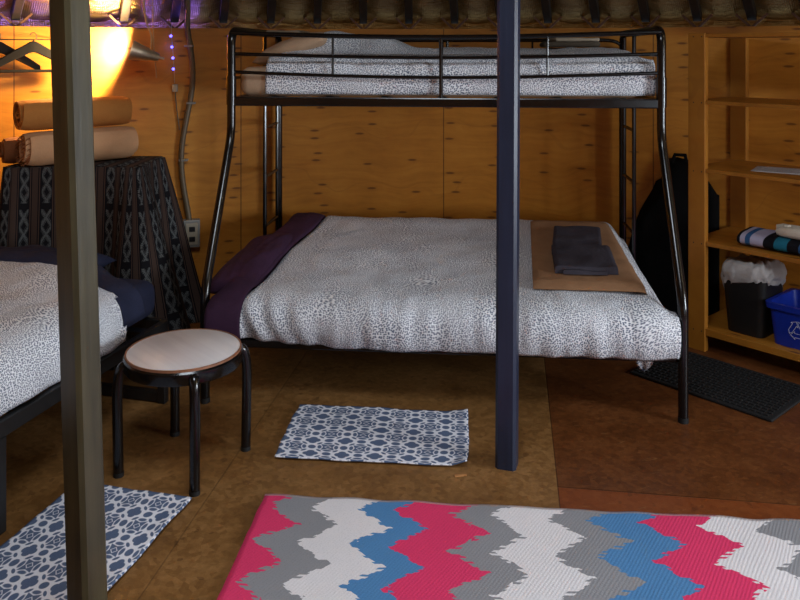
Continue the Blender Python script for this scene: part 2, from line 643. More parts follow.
# roof: foil-lined cone up to a round skylight
RT, ZT = .75, 3.35
RE, ZE = R + .14, 1.70
STEP = D(4.23)
PH = D(-2.7)
bm = bmesh.new()
NSEG = 85 * 6
def roofp(i, j):
    th = PH + 2 * PI * i
    r = RE + (RT - RE) * j
    z = ZE + (ZT - ZE) * j
    k = ((th - PH) / (2 * PI / 85)) % 1.0
    sag = .034 * math.sin(PI * k) * (1 - j) + .014 * nz(th * 18, j * 14) * (1 - j)
    return polar(th, r, z + .065 - sag)
grid(bm, NSEG, 24, roofp, lambda i, j: (i * 2 * PI * R, j * 3.6), closed_u=True)
o = struct('ceiling', bm, M['foil'])
solid(o, .02, 1.0)
bm = bmesh.new()
lathe(bm, [(RT + .06, ZT - .06), (RT - .04, ZT - .06), (RT - .04, ZT + .08), (RT + .06, ZT + .08), (RT + .06, ZT - .06)], 64, Matrix.Translation((CX, CY, 0)))
struct('trim_1', bm, M['lattice'])
bm = bmesh.new()
arc_slab(bm, D(-180), D(180), 1.69, 1.79, R + .13, .02, 120)
struct('trim_2', bm, M['foil'])

# rafters seen above the wall (each its own beam), lattice tips under each
names = ['at the far left corner of the photo', 'half hidden by the left olive post', 'above the bright lamp glow', 'above the violet string lights',
         "above the bunk bed's left end", "next right of the one over the bunk's left end", 'above the pillow hump on the upper bunk', 'next right of the one over the pillow hump',
         'just left of the middle bunk rail spindle', 'between the middle rail spindle and the dark blue post', 'behind the top of the dark blue post', 'just right of the dark blue post top',
         'above the small grey blanket on the bunk', "above the bunk bed's right end", 'above the left end of the shelf unit', 'over the middle of the visible shelf boards', 'at the far right corner of the photo']
lat = thing('wall_lattice', 'crossed wooden lattice tips peeking out above the plywood wall', 'lattice', (CX, CY, 0))
TH = 2 * PI / 85
for k in range(-7, 10):
    th = PH + k * TH
    bm = bmesh.new()
    p = polar(th, RE - .06, ZE + .075); q = polar(th, RT, ZT - .04)
    bar(bm, p, q, .048, .085, (0, 0, 1))
    o = obj('rafter', bm, M['rafter'], smooth=False, bevel=.004)
    tag(o, 'dark roof rafter ' + names[k + 7], 'rafter', 'roof rafters')
    for s in (-1, 1):
        bm = bmesh.new()
        a = polar(th + s * .001, R + .045, 1.70) - Vector((CX, CY, 0))
        b = polar(th + s * .021, R + .045, 1.775) - Vector((CX, CY, 0))
        bar(bm, a, b, .034, .012, (0, 0, 1))
        obj('slat', bm, M['lattice'], lat, smooth=False)

# ------------------------------------------------------------------ posts
def post(name, base, top, w, rot, mat, label):
    t = bpy.data.objects.new('support_post', None)
    bm = bmesh.new()
    base = Vector(base); top = Vector(top)
    c = .011
    sec = []
    h = w / 2
    for sx, sy in ((1, 1), (-1, 1), (-1, -1), (1, -1)):
        a = Vector((sx * h, sy * (h - c), 0)); b = Vector((sx * (h - c), sy * h, 0))
        sec += [a, b] if sx * sy > 0 else [b, a]
    Rz = Matrix.Rotation(rot, 3, 'Z')
    rings = []
    for i in range(9):
        f = i / 8
        rings.append([bm.verts.new((base.lerp(top, f) - base) + Rz @ s) for s in sec])
    for a, b in zip(rings[:-1], rings[1:]):
        for k in range(8):
            bm.faces.new((a[k], a[(k + 1) % 8], b[(k + 1) % 8], b[k]))
    bm.faces.new(rings[0][::-1]); bm.faces.new(rings[-1])
    o = obj('support_post', bm, mat, smooth=False)
    o.location = base
    return tag(o, label, 'post', 'roof support posts')
def roof_z(x, y):
    r = math.hypot(x - CX, y - CY)
    return ZE + (ZT - ZE) * (RE - r) / (RE - RT)
Y0 = 2.09
b0 = at(89, 644, Y0); b0.z = 0
t0 = at(69.5, 0, Y0)
d = (t0 - b0) / (t0.z)
zt = roof_z(b0.x, b0.y) - .05
post('support_post', b0, b0 + d * zt, .080, D(-29), M['post_grey'], 'leaning olive-grey square post in the left foreground beside the stool')
post('support_post', (.404, 2.988, 0), (.416, 2.988, roof_z(.4, 3.0) - .09), .078, D(-17.5), M['post_navy'], 'dark blue square post standing before the bunk bed')

# ------------------------------------------------------------------ bunk bed
BO = Vector((-.870, 3.524, 0))
BA = math.atan2(-.0916, .9958)
BL_, BW, BS = 2.074, 1.35, .387          # length, full depth, set-back of the upper front
def bunk(l, s, z=0.0):
    return BO + Vector((math.cos(BA) * l - math.sin(BA) * s, math.sin(BA) * l + math.cos(BA) * s, z))
bed = thing('bunk_bed', 'black tubular metal bunk bed, narrow bunk above a wide one', 'bed', BO, BA)
for e in (0, 1):
    l = e * BL_
    bm = bmesh.new()
    pts = fillet([(l, 0, 0), (l, 0, .49), (l, BS, 1.155), (l, BS, 1.665), (l, BW, 1.665), (l, BW, 0)], {1: .07, 2: .07, 3: .075, 4: .075}, 7)
    tube(bm, pts, .021, 16)
    fr = obj('end_frame', bm, M['black'], bed)
    for s in (0, BW):
        bm = bmesh.new(); tube(bm, [(l, s, 0.0), (l, s, .022)], .0222, 16)
        obj('foot_cap', bm, M['rubber'], fr)
    bm = bmesh.new(); tube(bm, [(l, BS, 1.30), (l, BS, 1.44)], .0245, 16)
    obj('sleeve', bm, M['black'], fr)
    # end ladder beside the rear leg
    bm = bmesh.new()
    tube(bm, [(l, 1.02, .30), (l, 1.02, 1.665)], .0115, 10)
    lad = obj('ladder_rail', bm, M['black'], bed)
    for z in (.555, .84, 1.125, 1.41):
        bm = bmesh.new(); tube(bm, [(l, 1.02, z), (l, BW, z)], .009, 10)
        obj('rung', bm, M['black'], lad)
    bm = bmesh.new(); tube(bm, [(l, BW - .045, .30), (l, BW - .045, 1.64)], .0105, 10)
    obj('ladder_rail', bm, M['black'], bed)
    for z in (1.43, 1.545):
        bm = bmesh.new(); tube(bm, [(l, BS, z), (l, 1.02, z)], .008, 8)
        obj('end_rail', bm, M['black'], bed)
    bm = bmesh.new(); bar(bm, (l, BS, 1.317), (l, BW, 1.317), .03, .04); obj('end_beam', bm, M['black'], bed, smooth=False)
    bm = bmesh.new(); bar(bm, (l, .0, .262), (l, BW, .262), .03, .04); obj('end_beam', bm, M['black'], bed, smooth=False)
for s, back in ((BS, 0), (BW, 1)):
    def rail(z0, zm, r, nm):
        bm = bmesh.new()
        tube(bm, [(BL_ * k / 12, s, z0 + (zm - z0) * math.sin(PI * k / 12)) for k in range(13)], r, 10)
        obj(nm, bm, M['black'], bed)
    if back:
        pass
        bm = bmesh.new()
        tube(bm, fillet([(0, s, 1.50), (.0, s, 1.628), (BL_, s, 1.628), (BL_, s, 1.50)], {1: .11, 2: .11}, 7), .011, 10)
        obj('guard_rail', bm, M['black'], bed)
    else:
        rail(1.655, 1.632, .0115, 'guard_rail')
    rail(1.552, 1.532, .0085, 'guard_rail')
    rail(1.462, 1.437, .0085, 'guard_rail')
    for f, r, zb in ((.245, .006, 1.445), (.5, .010, 1.33), (.745, .006, 1.445)):
        bm = bmesh.new(); tube(bm, [(BL_ * f, s, zb), (BL_ * f, s, 1.637)], r, 8)
        obj('guard_spindle', bm, M['black'], bed)
    bm = bmesh.new(); bar(bm, (0, s, 1.317), (BL_, s, 1.317), .03, .045)
    obj('side_beam', bm, M['black'], bed, smooth=False, bevel=.006)
for s in (.03, BW - .02):
    bm = bmesh.new(); bar(bm, (0, s, .262), (BL_, s, .262), .03, .04)
    obj('side_beam', bm, M['black'], bed, smooth=False, bevel=.006)
for k in range(7):
    l = BL_ * (k + .7) / 7.4
    bm = bmesh.new(); bar(bm, (l, BS, 1.331), (l, BW, 1.331), .04, .012); obj('slat', bm, M['bed_black'], bed, smooth=False)
    bm = bmesh.new(); bar(bm, (l, .03, .276), (l, BW, .276), .04, .012); obj('slat', bm, M['bed_black'], bed, smooth=False)

def place_on(o, O, A):
    o.location = O
    o.rotation_euler = (0, 0, A)
    return o

def rounded_slab(bm, x0, x1, y0, y1, z0, z1, r=.05, seg=4):
    vs = box2(bm, (x0, y0, z0), (x1, y1, z1))
    es = list({e for v in vs for e in v.link_edges})
    bmesh.ops.bevel(bm, geom=es, offset=r, segments=seg, affect='EDGES', profile=.5)

def pillow_bm(lx, ly, h, seed=0, n=28):
    bm = bmesh.new()
    for s in (1, -1):
        def f(i, j):
            u = 2 * i - 1; v = 2 * j - 1
            e = max(0, (1 - abs(u) ** 3.2)) * max(0, (1 - abs(v) ** 3.2))
            z = h / 2 * e ** .5
            pin = 1 - .06 * (1 - abs(u) ** 2) * abs(v) ** 6 - 0
            pin2 = 1 - .06 * (1 - abs(v) ** 2) * abs(u) ** 6
            zz = z + .012 * nz(u * 3 + seed, v * 3, s) * e ** .3
            return Vector((lx / 2 * u * pin2, ly / 2 * v * pin, s * zz if s > 0 else -zz * .8))
        grid(bm, n, n, f, lambda i, j: (i * lx, j * ly))
    bmesh.ops.remove_doubles(bm, verts=bm.verts, dist=.0005)
    return bm

# lower mattress in its purple sheet
bm = bmesh.new(); rounded_slab(bm, .025, BL_ - .04, .045, BW - .035, .283, .455, .05)
o = place_on(obj('mattress', bm, M['purple']), BO, BA)
tag(o, 'wide mattress in a purple fitted sheet on the lower bunk', 'mattress', 'bunk mattresses')

prof = [(-.035, .275), (-.058, .31), (-.072, .36), (-.07, .41), (-.045, .455), (.015, .487), (.10, .499), (.25, .506), (.5, .522), (.9, .553), (1.15, .578), (1.25, .575), (1.30, .54), (1.315, .49)]
plen = [0]
for (a, za), (b, zb) in zip(prof[:-1], prof[1:]): plen.append(plen[-1] + math.hypot(b - a, zb - za))
PT = plen[-1]
def prof_at(t):
    d = t * PT
    for i in range(len(prof) - 1):
        if d <= plen[i + 1] + 1e-9:
            f = (d - plen[i]) / (plen[i + 1] - plen[i])
            # Catmull-Rom for a soft section
            p0 = prof[max(i - 1, 0)]; p1 = prof[i]; p2 = prof[i + 1]; p3 = prof[min(i + 2, len(prof) - 1)]
            def cr(k):
                return .5 * ((2 * p1[k]) + (-p0[k] + p2[k]) * f + (2 * p0[k] - 5 * p1[k] + 4 * p2[k] - p3[k]) * f * f + (-p0[k] + 3 * p1[k] - 3 * p2[k] + p3[k]) * f ** 3)
            return cr(0), cr(1)
    return prof[-1]
def duvet_top(l, s):
    z = interp([(a, b) for a, b in prof[4:-2]], s)
    # the pillow end rises a little, the foot end rounds off
    z -= .06 * sm(BL_ - .2, BL_ - .02, l) ** 2
    return z
L1 = 2.052
def duvet_pt(i, j):
    s, z = prof_at(j)
    top = sm(0, .25, j)
    l0 = .165 + .11 * sm(-.05, 1.3, s) + .012 * math.sin(s * 7)
    l = l0 + (L1 - l0) * i
    fr = 1 - sm(.0, .35, s)                 # weight of the front drop
    hem = (1 - sm(0, .18, j))
    z += .010 * nz(l * 2.6, s * 2.5, 1.3) * (.3 + top) + .006 * nz(l * 9 + s * 4, s * 7, 4.0)
    w = nz(l * 16, j * 5, 2.0)
    s += fr * (.014 * w) - fr * .012
    # gathers near the pillow corner
    if l < .6:
        g = (1 - l / .6) * fr
        s += g * .016 * math.sin((l + j * .5) * 62)
    z += hem * (.016 * nz(l * 2.2, 9.0) + .035 * (1 - sm(.1, .75, l)) )
    # foot end
    e = sm(.93, 1.0, i)
    z -= e * e * .10 * sm(.3, .45, z) * sm(.05, .3, j)
    s += e * .03 * fr
    # lip at the head end
    h = 1 - sm(0, .03, i)
    z -= h * .03 * top
    z = max(z, .262)
    return Vector((l, s, z))
bm = bmesh.new()
grid(bm, 190, 90, duvet_pt, lambda i, j: (i * 1.9, j * PT))
duv = place_on(obj('duvet', bm, M['duvet'], auto=0), BO, BA)
solid(duv, .012, -1)
tag(duv, 'white dotted duvet spread over the wide lower bunk', 'duvet', 'dotted duvets')
# the turned-down purple sheet
bm = bmesh.new()
def fold_pt(i, j):
    jj = .03 + .97 * j
    s, z = prof_at(jj)
    l0 = .165 + .11 * sm(-.05, 1.3, s) + .012 * math.sin(s * 7)
    wdt = .13 + .07 * sm(0, 1, s)
    l = l0 - wdt + (wdt + .025) * i
    bump_ = math.sin(PI * min(1, i * 1.0)) ** .6
    top = sm(0.05, .3, jj)
    s2 = s - .012
    z2 = z + .016 * bump_ * top - .05 * (1 - i) * (1 - sm(0, .3, i)) * top + .008 * nz(l * 14, s * 5, 3)
    z2 -= .004
    if jj < .22: s2 -= .008 * bump_
    return Vector((l, s2, max(z2, .27)))
grid(bm, 14, 70, fold_pt, lambda i, j: (i * .2, j * PT))
o = obj('sheet_fold', bm, M['purple'], duv, auto=0)
o['label'] = 'purple sheet turned down over the duvet'
solid(o, .008, 1)
# a corner of the duvet drooping behind the bed rail
bm = bmesh.new()
def droop(i, j):
    w = .045 * math.sqrt(max(0, 1 - j ** 2.4))
    return Vector((1.935 + (2 * i - 1) * w, .075 + .008 * math.sin(i * 7), .285 - .10 * j))
grid(bm, 10, 10, droop, lambda i, j: (i * .09, j * .1))
o = obj('duvet_corner', bm, M['duvet'], duv, auto=0); solid(o, .012)
# purple pillow
o = obj('pillow', pillow_bm(.26, .84, .14, 3), M['purple'], auto=0)
o.location = bunk(.10, .50, .497); o.rotation_euler = (D(3), D(-8), BA - D(3))
tag(o, 'dark purple pillow at the left end of the lower bunk', 'pillow')

# folded cloths on the lower duvet
def draped_slab(name, mat, l0, l1, s0, s1, th, lift, skew=0, round_=.5, parent=None, base=duvet_top, wob=.006, taper=0, n=26, seed=0):
    bm = bmesh.new()
    prof_n = 8
    # closed section: bottom, rounded front lip, top
    def f(i, j):
        # i round the section (front-back), j across
        l = l0 + (l1 - l0) * j
        if i <= .5:
            a = i / .5
            s = s0 + (s1 - s0) * a; off = 0
        else:
            a = 1 - (i - .5) / .5
            s = s0 + (s1 - s0) * a; off = th
        edge = min(a, 1 - a) / .04
        if off > 0: off = th * (min(1, edge) ** .5)
        l += skew * (s - s0) + taper * (s - s0) * (j - .5) * 2
        ez = min(j, 1 - j) / .04
        zz = base(l, s) + lift + off * (.7 + .3 * min(1, ez) ** .5)
        if off: zz += wob * nz(l * 11 + seed, s * 11, seed)
        return Vector((l, s, zz))
    V = grid(bm, 2 * n, n, f, lambda i, j: (i * (s1 - s0) * 2, j * (l1 - l0)), closed_u=True)
    bm.faces.new([v[0] for v in V]); bm.faces.new([v[-1] for v in V][::-1])
    o = obj(name, bm, mat, parent, auto=50)
    if parent is None: place_on(o, BO, BA)
    return o
# the duvet surface is displaced a little: rest the cloth just above it
bl = draped_slab('folded_blanket', M['tan_fleece'], 1.455, 1.945, .10, 1.12, .022, .016, skew=.03, taper=-.03)
o = draped_slab('fold_layer', M['tan_fleece'], 1.462, 1.95, .115, 1.12, .012, .008, skew=.035, taper=-.03, parent=bl)
tag(bl, 'tan fleece blanket folded flat on the right of the lower bunk', 'blanket', 'folded blankets')
tw = draped_slab('folded_towel', M['charcoal'], 1.565, 1.85, .24, .60, .03, .042, skew=.05, seed=5)
o = draped_slab('towel_flap', M['charcoal'], 1.575, 1.82, .50, .92, .022, .045, skew=.13, parent=tw, seed=8)
o = draped_slab('towel_layer', M['charcoal'], 1.60, 1.80, .222, .45, .014, .044, skew=.05, parent=tw, seed=9)
tag(tw, 'charcoal towel folded on top of the tan fleece blanket', 'towel', 'folded towels')

# upper mattress + bedding
bm = bmesh.new(); rounded_slab(bm, .028, BL_ - .08, BS + .035, BW - .04, 1.339, 1.485, .045)
um = place_on(obj('mattress', bm, M['tan']), BO, BA)
tag(um, 'narrow mattress in a tan sheet on the upper bunk', 'mattress', 'bunk mattresses')
bm = bmesh.new()
def droop2(i, j):
    w = .05 * (1 - j) ** .7
    return Vector((.205 + (2 * i - 1) * w, BW - .18 + .01 * math.sin(i * 6), 1.34 - .10 * j))
grid(bm, 8, 8, droop2); o = obj('sheet_corner', bm, M['tan'], um, auto=0); solid(o, .01)

uprof = [(.415, 1.352), (.405, 1.40), (.408, 1.45), (.425, 1.50), (.47, 1.535), (.56, 1.552), (.75, 1.572), (1.0, 1.58), (1.2, 1.57), (1.29, 1.52), (1.31, 1.44)]
ulen = [0]
for (a, za), (b, zb) in zip(uprof[:-1], uprof[1:]): ulen.append(ulen[-1] + math.hypot(b - a, zb - za))
UT = ulen[-1]
def upper_pt(i, j):
    d = j * UT
    k = 0
    while k < len(uprof) - 2 and d > ulen[k + 1]: k += 1
    f = (d - ulen[k]) / (ulen[k + 1] - ulen[k])
    s = uprof[k][0] * (1 - f) + uprof[k + 1][0] * f
    z = uprof[k][1] * (1 - f) + uprof[k + 1][1] * f
    l0 = .165 + .17 * sm(.25, .6, j) - .08 * sm(.6, .9, j)
    l = l0 + (2.055 - l0) * i
    top = sm(.12, .35, j)
    hump = math.exp(-((l - .41) / .20) ** 2) + .55 * math.exp(-((l - .70) / .13) ** 2)
    z += .095 * hump * top * sm(.25, .45, j) * (1 - sm(.88, 1, j))
    z += top * (.012 * nz(l * 4, s * 4, 2) + .006 * nz(l * 12, s * 9, 7))
    s += (1 - top) * (.014 * nz(l * 7, j * 6, 3.3) + .006 * math.sin(l * 40 + j * 9) * nz(l * 3, 5)) - .0
    e = sm(.94, 1, i)
    z -= e * e * .06 * top
    s += e * .012 * (1 - top)
    s = max(s, .388 + .022)
    z -= (1 - sm(0, .03, i)) * .018 * top
    return Vector((l, s, z))
bm = bmesh.new()
grid(bm, 170, 60, upper_pt, lambda i, j: (i * 1.85, j * UT))
ud = place_on(obj('duvet', bm, M['duvet'], auto=0), BO, BA)
solid(ud, .012, -1)
tag(ud, 'white dotted duvet humped over a pillow on the upper bunk', 'duvet', 'dotted duvets')
o = obj('pillow', pillow_bm(.42, .60, .15, 11), M['tan'], auto=0)
o.location = bunk(.245, .86, 1.57); o.rotation_euler = (0, D(-19), BA)
o.scale = (.95, 1, .9)
tag(o, 'tan pillow tucked under the upper bunk duvet', 'pillow')

# cloths on the upper bunk
def slab_stack(name, layers, loc, rotz, mats, label, cat, group):
    root = None
    z = 0
    for k, (lx, ly, th, dx, dy, rz) in enumerate(layers):
        bm = bmesh.new()
        rounded_slab(bm, -lx / 2, lx / 2, -ly / 2, ly / 2, 0, th, min(th * .45, .02), 3)
        bmesh.ops.subdivide_edges(bm, edges=[e for e in bm.edges if e.calc_length() > .08], cuts=6, use_grid_fill=True)
        for v in bm.verts:
            v.co.z += .008 * nz(v.co.x * 9 + k, v.co.y * 9, k) * (1 if v.co.z > th * .5 else 0)
        Mx = Matrix.Translation((dx, dy, z)) @ Matrix.Rotation(rz, 4, 'Z')
        bmesh.ops.transform(bm, matrix=Mx, verts=bm.verts)
        o = obj(name if k == 0 else 'fold_layer', bm, mats[k], root)
        if root is None:
            root = o; o.location = loc; o.rotation_euler = (0, 0, rotz)
        z += th
    return tag(root, label, cat, group)
slab_stack('folded_blanket', [(.30, .30, .03, 0, 0, 0), (.24, .26, .022, .02, .0, .1)], bunk(1.72, 1.02, 1.585), BA, [M['grey_blanket'], M['lightgrey']],
           'small grey blanket folded at the right of the upper bunk', 'blanket', 'folded blankets')
o = slab_stack('folded_towel', [(.20, .30, .03, 0, 0, 0)], bunk(.02 + .12, 1.02, 1.664), BA, [M['lightgrey']],
           'pale folded towel laid high behind the upper bunk pillow', 'towel', 'folded towels')
o.location = bunk(.14, 1.02, 1.648)

# ------------------------------------------------------------------ left bed
LO = Vector((-1.056, 3.52, 0))
LA = math.atan2(.254, -.967)          # local x runs across the bed (away from the aisle), local y runs to the head
# local frame: x' = across (w), y' = along towards foot (u) -> use right-handed: rot so that x'=w ; y' = (-.254,-.967)=u
def lb(a, b, z=0.0):
    return LO + Vector((-.254 * a - .967 * b, -.967 * a + .254 * b, z))
# rotation that maps local X->w=(-.967,.254), local Y->u=(-.254,-.967)
LW = 1.36; LL = 2.0
lbed = thing('bed', 'black metal platform bed at the left, only its foot of frame showing', 'bed', LO, LA)
lbed['label'] = 'low black metal platform bed along the left edge'
for b in (0.0, LW):
    bm = bmesh.new(); bar(bm, (b, -.02, .335), (b, LL, .335), .03, .055); obj('side_rail', bm, M['bed_black'], lbed, smooth=False, bevel=.004)
for a in (-.02, LL):
    bm = bmesh.new(); bar(bm, (0, a, .335), (LW, a, .335), .03, .055); obj('end_rail', bm, M['bed_black'], lbed, smooth=False, bevel=.004)
for a in (.0, .985, 1.95):
    for b in (0.0, LW):
        bm = bmesh.new(); bar(bm, (b, a, 0), (b, a, .31), .036, .036, (1, 0, 0)); obj('leg', bm, M['bed_black'], lbed, smooth=False, bevel=.003)
    bm = bmesh.new(); bar(bm, (0, a, .028), (LW, a, .028), .034, .045); obj('floor_bar', bm, M['bed_black'], lbed, smooth=False, bevel=.003)
for k in range(8):
    a = .12 + k * .25
    bm = bmesh.new(); bar(bm, (0, a, .352), (LW, a, .352), .05, .015); obj('slat', bm, M['bed_black'], lbed, smooth=False)
bm = bmesh.new(); rounded_slab(bm, .06, LW - .01, -.07, LL - .03, .363, .53, .055)
o = place_on(obj('mattress', bm, M['navy']), LO, LA)
tag(o, 'mattress in a navy sheet on the left platform bed', 'mattress')

lprof = [(.016, .372), (.008, .42), (.012, .475), (.035, .525), (.09, .558), (.18, .575), (.5, .585), (.9, .585), (1.25, .57), (1.37, .52), (1.40, .43)]
llen = [0]
for (a, za), (b, zb) in zip(lprof[:-1], lprof[1:]): llen.append(llen[-1] + math.hypot(b - a, zb - za))
LT = llen[-1]
def lprof_at(j):
    d = j * LT
    k = 0
    while k < len(lprof) - 2 and d > llen[k + 1]: k += 1
    f = (d - llen[k]) / (llen[k + 1] - llen[k])
    p0 = lprof[max(k - 1, 0)]; p1 = lprof[k]; p2 = lprof[k + 1]; p3 = lprof[min(k + 2, len(lprof) - 1)]
    r = []
    for q in (0, 1):
        r.append(.5 * ((2 * p1[q]) + (-p0[q] + p2[q]) * f + (2 * p0[q] - 5 * p1[q] + 4 * p2[q] - p3[q]) * f * f + (-p0[q] + 3 * p1[q] - 3 * p2[q] + p3[q]) * f ** 3))
    return r
def left_start(b): return .27 - .24 * sm(0, .55, b)
def ld_pt(i, j):
    b, z = lprof_at(j)
    a0 = left_start(b)
    a = a0 + (LL + .02 - a0) * i
    top = sm(.08, .25, j)
    z += .035 * top * (1 - sm(.2, .6, a)) * sm(.1, .5, b)           # over the pillow
    z += top * (.016 * nz(a * 3, b * 3, 5.1) + .005 * nz(a * 11, b * 11, 1))
    b += (1 - top) * .010 * nz(a * 9, j * 8, 6)
    hem = 1 - sm(0, .05, j)
    z += hem * .012 * nz(a * 4, 3)
    z -= (1 - sm(0, .03, i)) * .025 * top
    return Vector((b, a, z))
bm = bmesh.new(); grid(bm, 130, 80, ld_pt, lambda i, j: (i * 1.85 + 4, j * LT))
ld = place_on(obj('duvet', bm, M['duvet'], auto=0), LO, LA)
solid(ld, .012, 1)
tag(ld, 'white dotted duvet on the left platform bed', 'duvet', 'dotted duvets')
bm = bmesh.new()
def lf_pt(i, j):
    b, z = lprof_at(.04 + j * .9)
    a0 = left_start(b)
    a = a0 - .13 + .155 * i
    top = sm(.08, .25, j)
    zz = z + top * (.020 * math.sin(PI * min(1, i + .08)) ** .5 + .035 * (1 - sm(.2, .6, a)) * sm(.1, .5, b) - .03 * (1 - i) ** 2) + .006 * nz(a * 12, b * 7, 2)
    return Vector((b - .012 * (1 - top), a, zz))
grid(bm, 10, 60, lf_pt, lambda i, j: (i * .15, j))
o = obj('sheet_fold', bm, M['navy'], ld, auto=0); solid(o, .008, -1)
o['label'] = 'navy sheet turned down over the duvet'
for b, nm, rz in ((.62, 'navy pillow at the head of the left bed nearest the stool', 4), (1.2, 'navy pillow at the head of the left bed by the photo edge', -2)):
    o = obj('pillow', pillow_bm(.60, .40, .14, b * 9), M['navy'], auto=0)
    o.location = lb(.03, b, .588); o.rotation_euler = (D(7), 0, LA + D(rz)); o.scale = (.95, .9, .9)
    tag(o, nm, 'pillow', 'navy pillows')

# ------------------------------------------------------------------ table with cloth
TX0, TX1, TY0, TY1, TZ = -1.985, -1.335, 4.02, 4.42, .965
tb = thing('side_table', 'side table hidden under a dark striped cloth behind the left bed', 'table', ((TX0 + TX1) / 2, (TY0 + TY1) / 2, 0))
hx = (TX1 - TX0) / 2; hy = (TY1 - TY0) / 2
bm = bmesh.new(); box2(bm, (-hx, -hy, TZ - .03), (hx, hy, TZ)); obj('tabletop', bm, M['shelf'], tb, smooth=False)
for sx in (-1, 1):
    for sy in (-1, 1):
        bm = bmesh.new(); box(bm, (sx * (hx - .03), sy * (hy - .03), (TZ - .03) / 2), (.035, .035, TZ - .03)); obj('leg', bm, M['shelf'], tb, smooth=False)
# cloth: superellipse-ish rings from the centre outwards then down with folds
bm = bmesh.new()
uvl = bm.loops.layers.uv.verify()
N = 220
def per(k):
    """perimeter point (unit table) by arc length + outward normal"""
    W2, H2 = 2 * hx, 2 * hy
    P = 2 * (W2 + H2)
    d = (k / N) * P
    d = d % P
    # start front-left corner going right along the front
    if d < W2: return Vector((-hx + d, -hy)), Vector((0, -1)), d, min(d, W2 - d)
    d2 = d - W2
    if d2 < H2: return Vector((hx, -hy + d2)), Vector((1, 0)), d, min(d2, H2 - d2)
    d3 = d2 - H2
    if d3 < W2: return Vector((hx - d3, hy)), Vector((0, 1)), d, min(d3, W2 - d3)
    d4 = d3 - W2
    return Vector((-hx, hy - d4)), Vector((-1, 0)), d, min(d4, H2 - d4)
def q_right(p): return p.x > 0
rows = []
NR = 30
for r in range(NR + 1):
    ring = []
    for k in range(N):
        p, nrm, d, ce = per(k)
        # blend normals near the corners
        p2, n2, _, _ = per((k + 3) % N); p1, n1, _, _ = per((k - 3) % N)
        nn = (n1 + n2 + nrm)
        nn = nn.normalized() if nn.length > 0 else nrm
        f = r / NR
        z = TZ + .008 - f * (TZ - .06)
        corner = math.exp(-(ce / .10) ** 2)
        out = .008 + f * .035 + corner * (.025 + (.26 if q_right(p) else .04) * f) * (1 if nrm.y < .5 and nn.y < .3 else .1)
        fold = .018 * f * math.sin(d * 34 + 2 * math.sin(d * 9)) + .012 * f * nz(d * 6, f * 2)
        if nn.y > .3: out = .006; fold = 0
        q = p + nn * max(.006, out + fold)
        ring.append((bm.verts.new((q.x, q.y, z)), (d, z)))
    rows.append(ring)
cum = [0.0]
for k in range(N):
    cum.append(cum[-1] + (rows[NR * 2 // 3][(k + 1) % N][0].co - rows[NR * 2 // 3][k][0].co).to_2d().length * .93)
rows = [[(v, (cum[k], uv[1])) for k, (v, uv) in enumerate(ring)] for ring in rows]
for a, b in zip(rows[:-1], rows[1:]):
    for k in range(N):
        k2 = (k + 1) % N
        fa = bm.faces.new((a[k][0], a[k2][0], b[k2][0], b[k][0]))
        for lp, (v, uv) in zip(fa.loops, (a[k], a[k2], b[k2], b[k])):
            lp[uvl].uv = uv
# top
rim = [v for v, _ in rows[0]]
fa = bm.faces.new(rim)
for lp in fa.loops: lp[uvl].uv = (lp.vert.co.x + hx, lp.vert.co.y + 2)
o = obj('tablecloth', bm, M['tablecloth'], auto=0)
o.location = tb.location
solid(o, .004, 1)
tag(o, 'dark woven cloth with vertical stripes hanging to the floor by the wall', 'tablecloth')

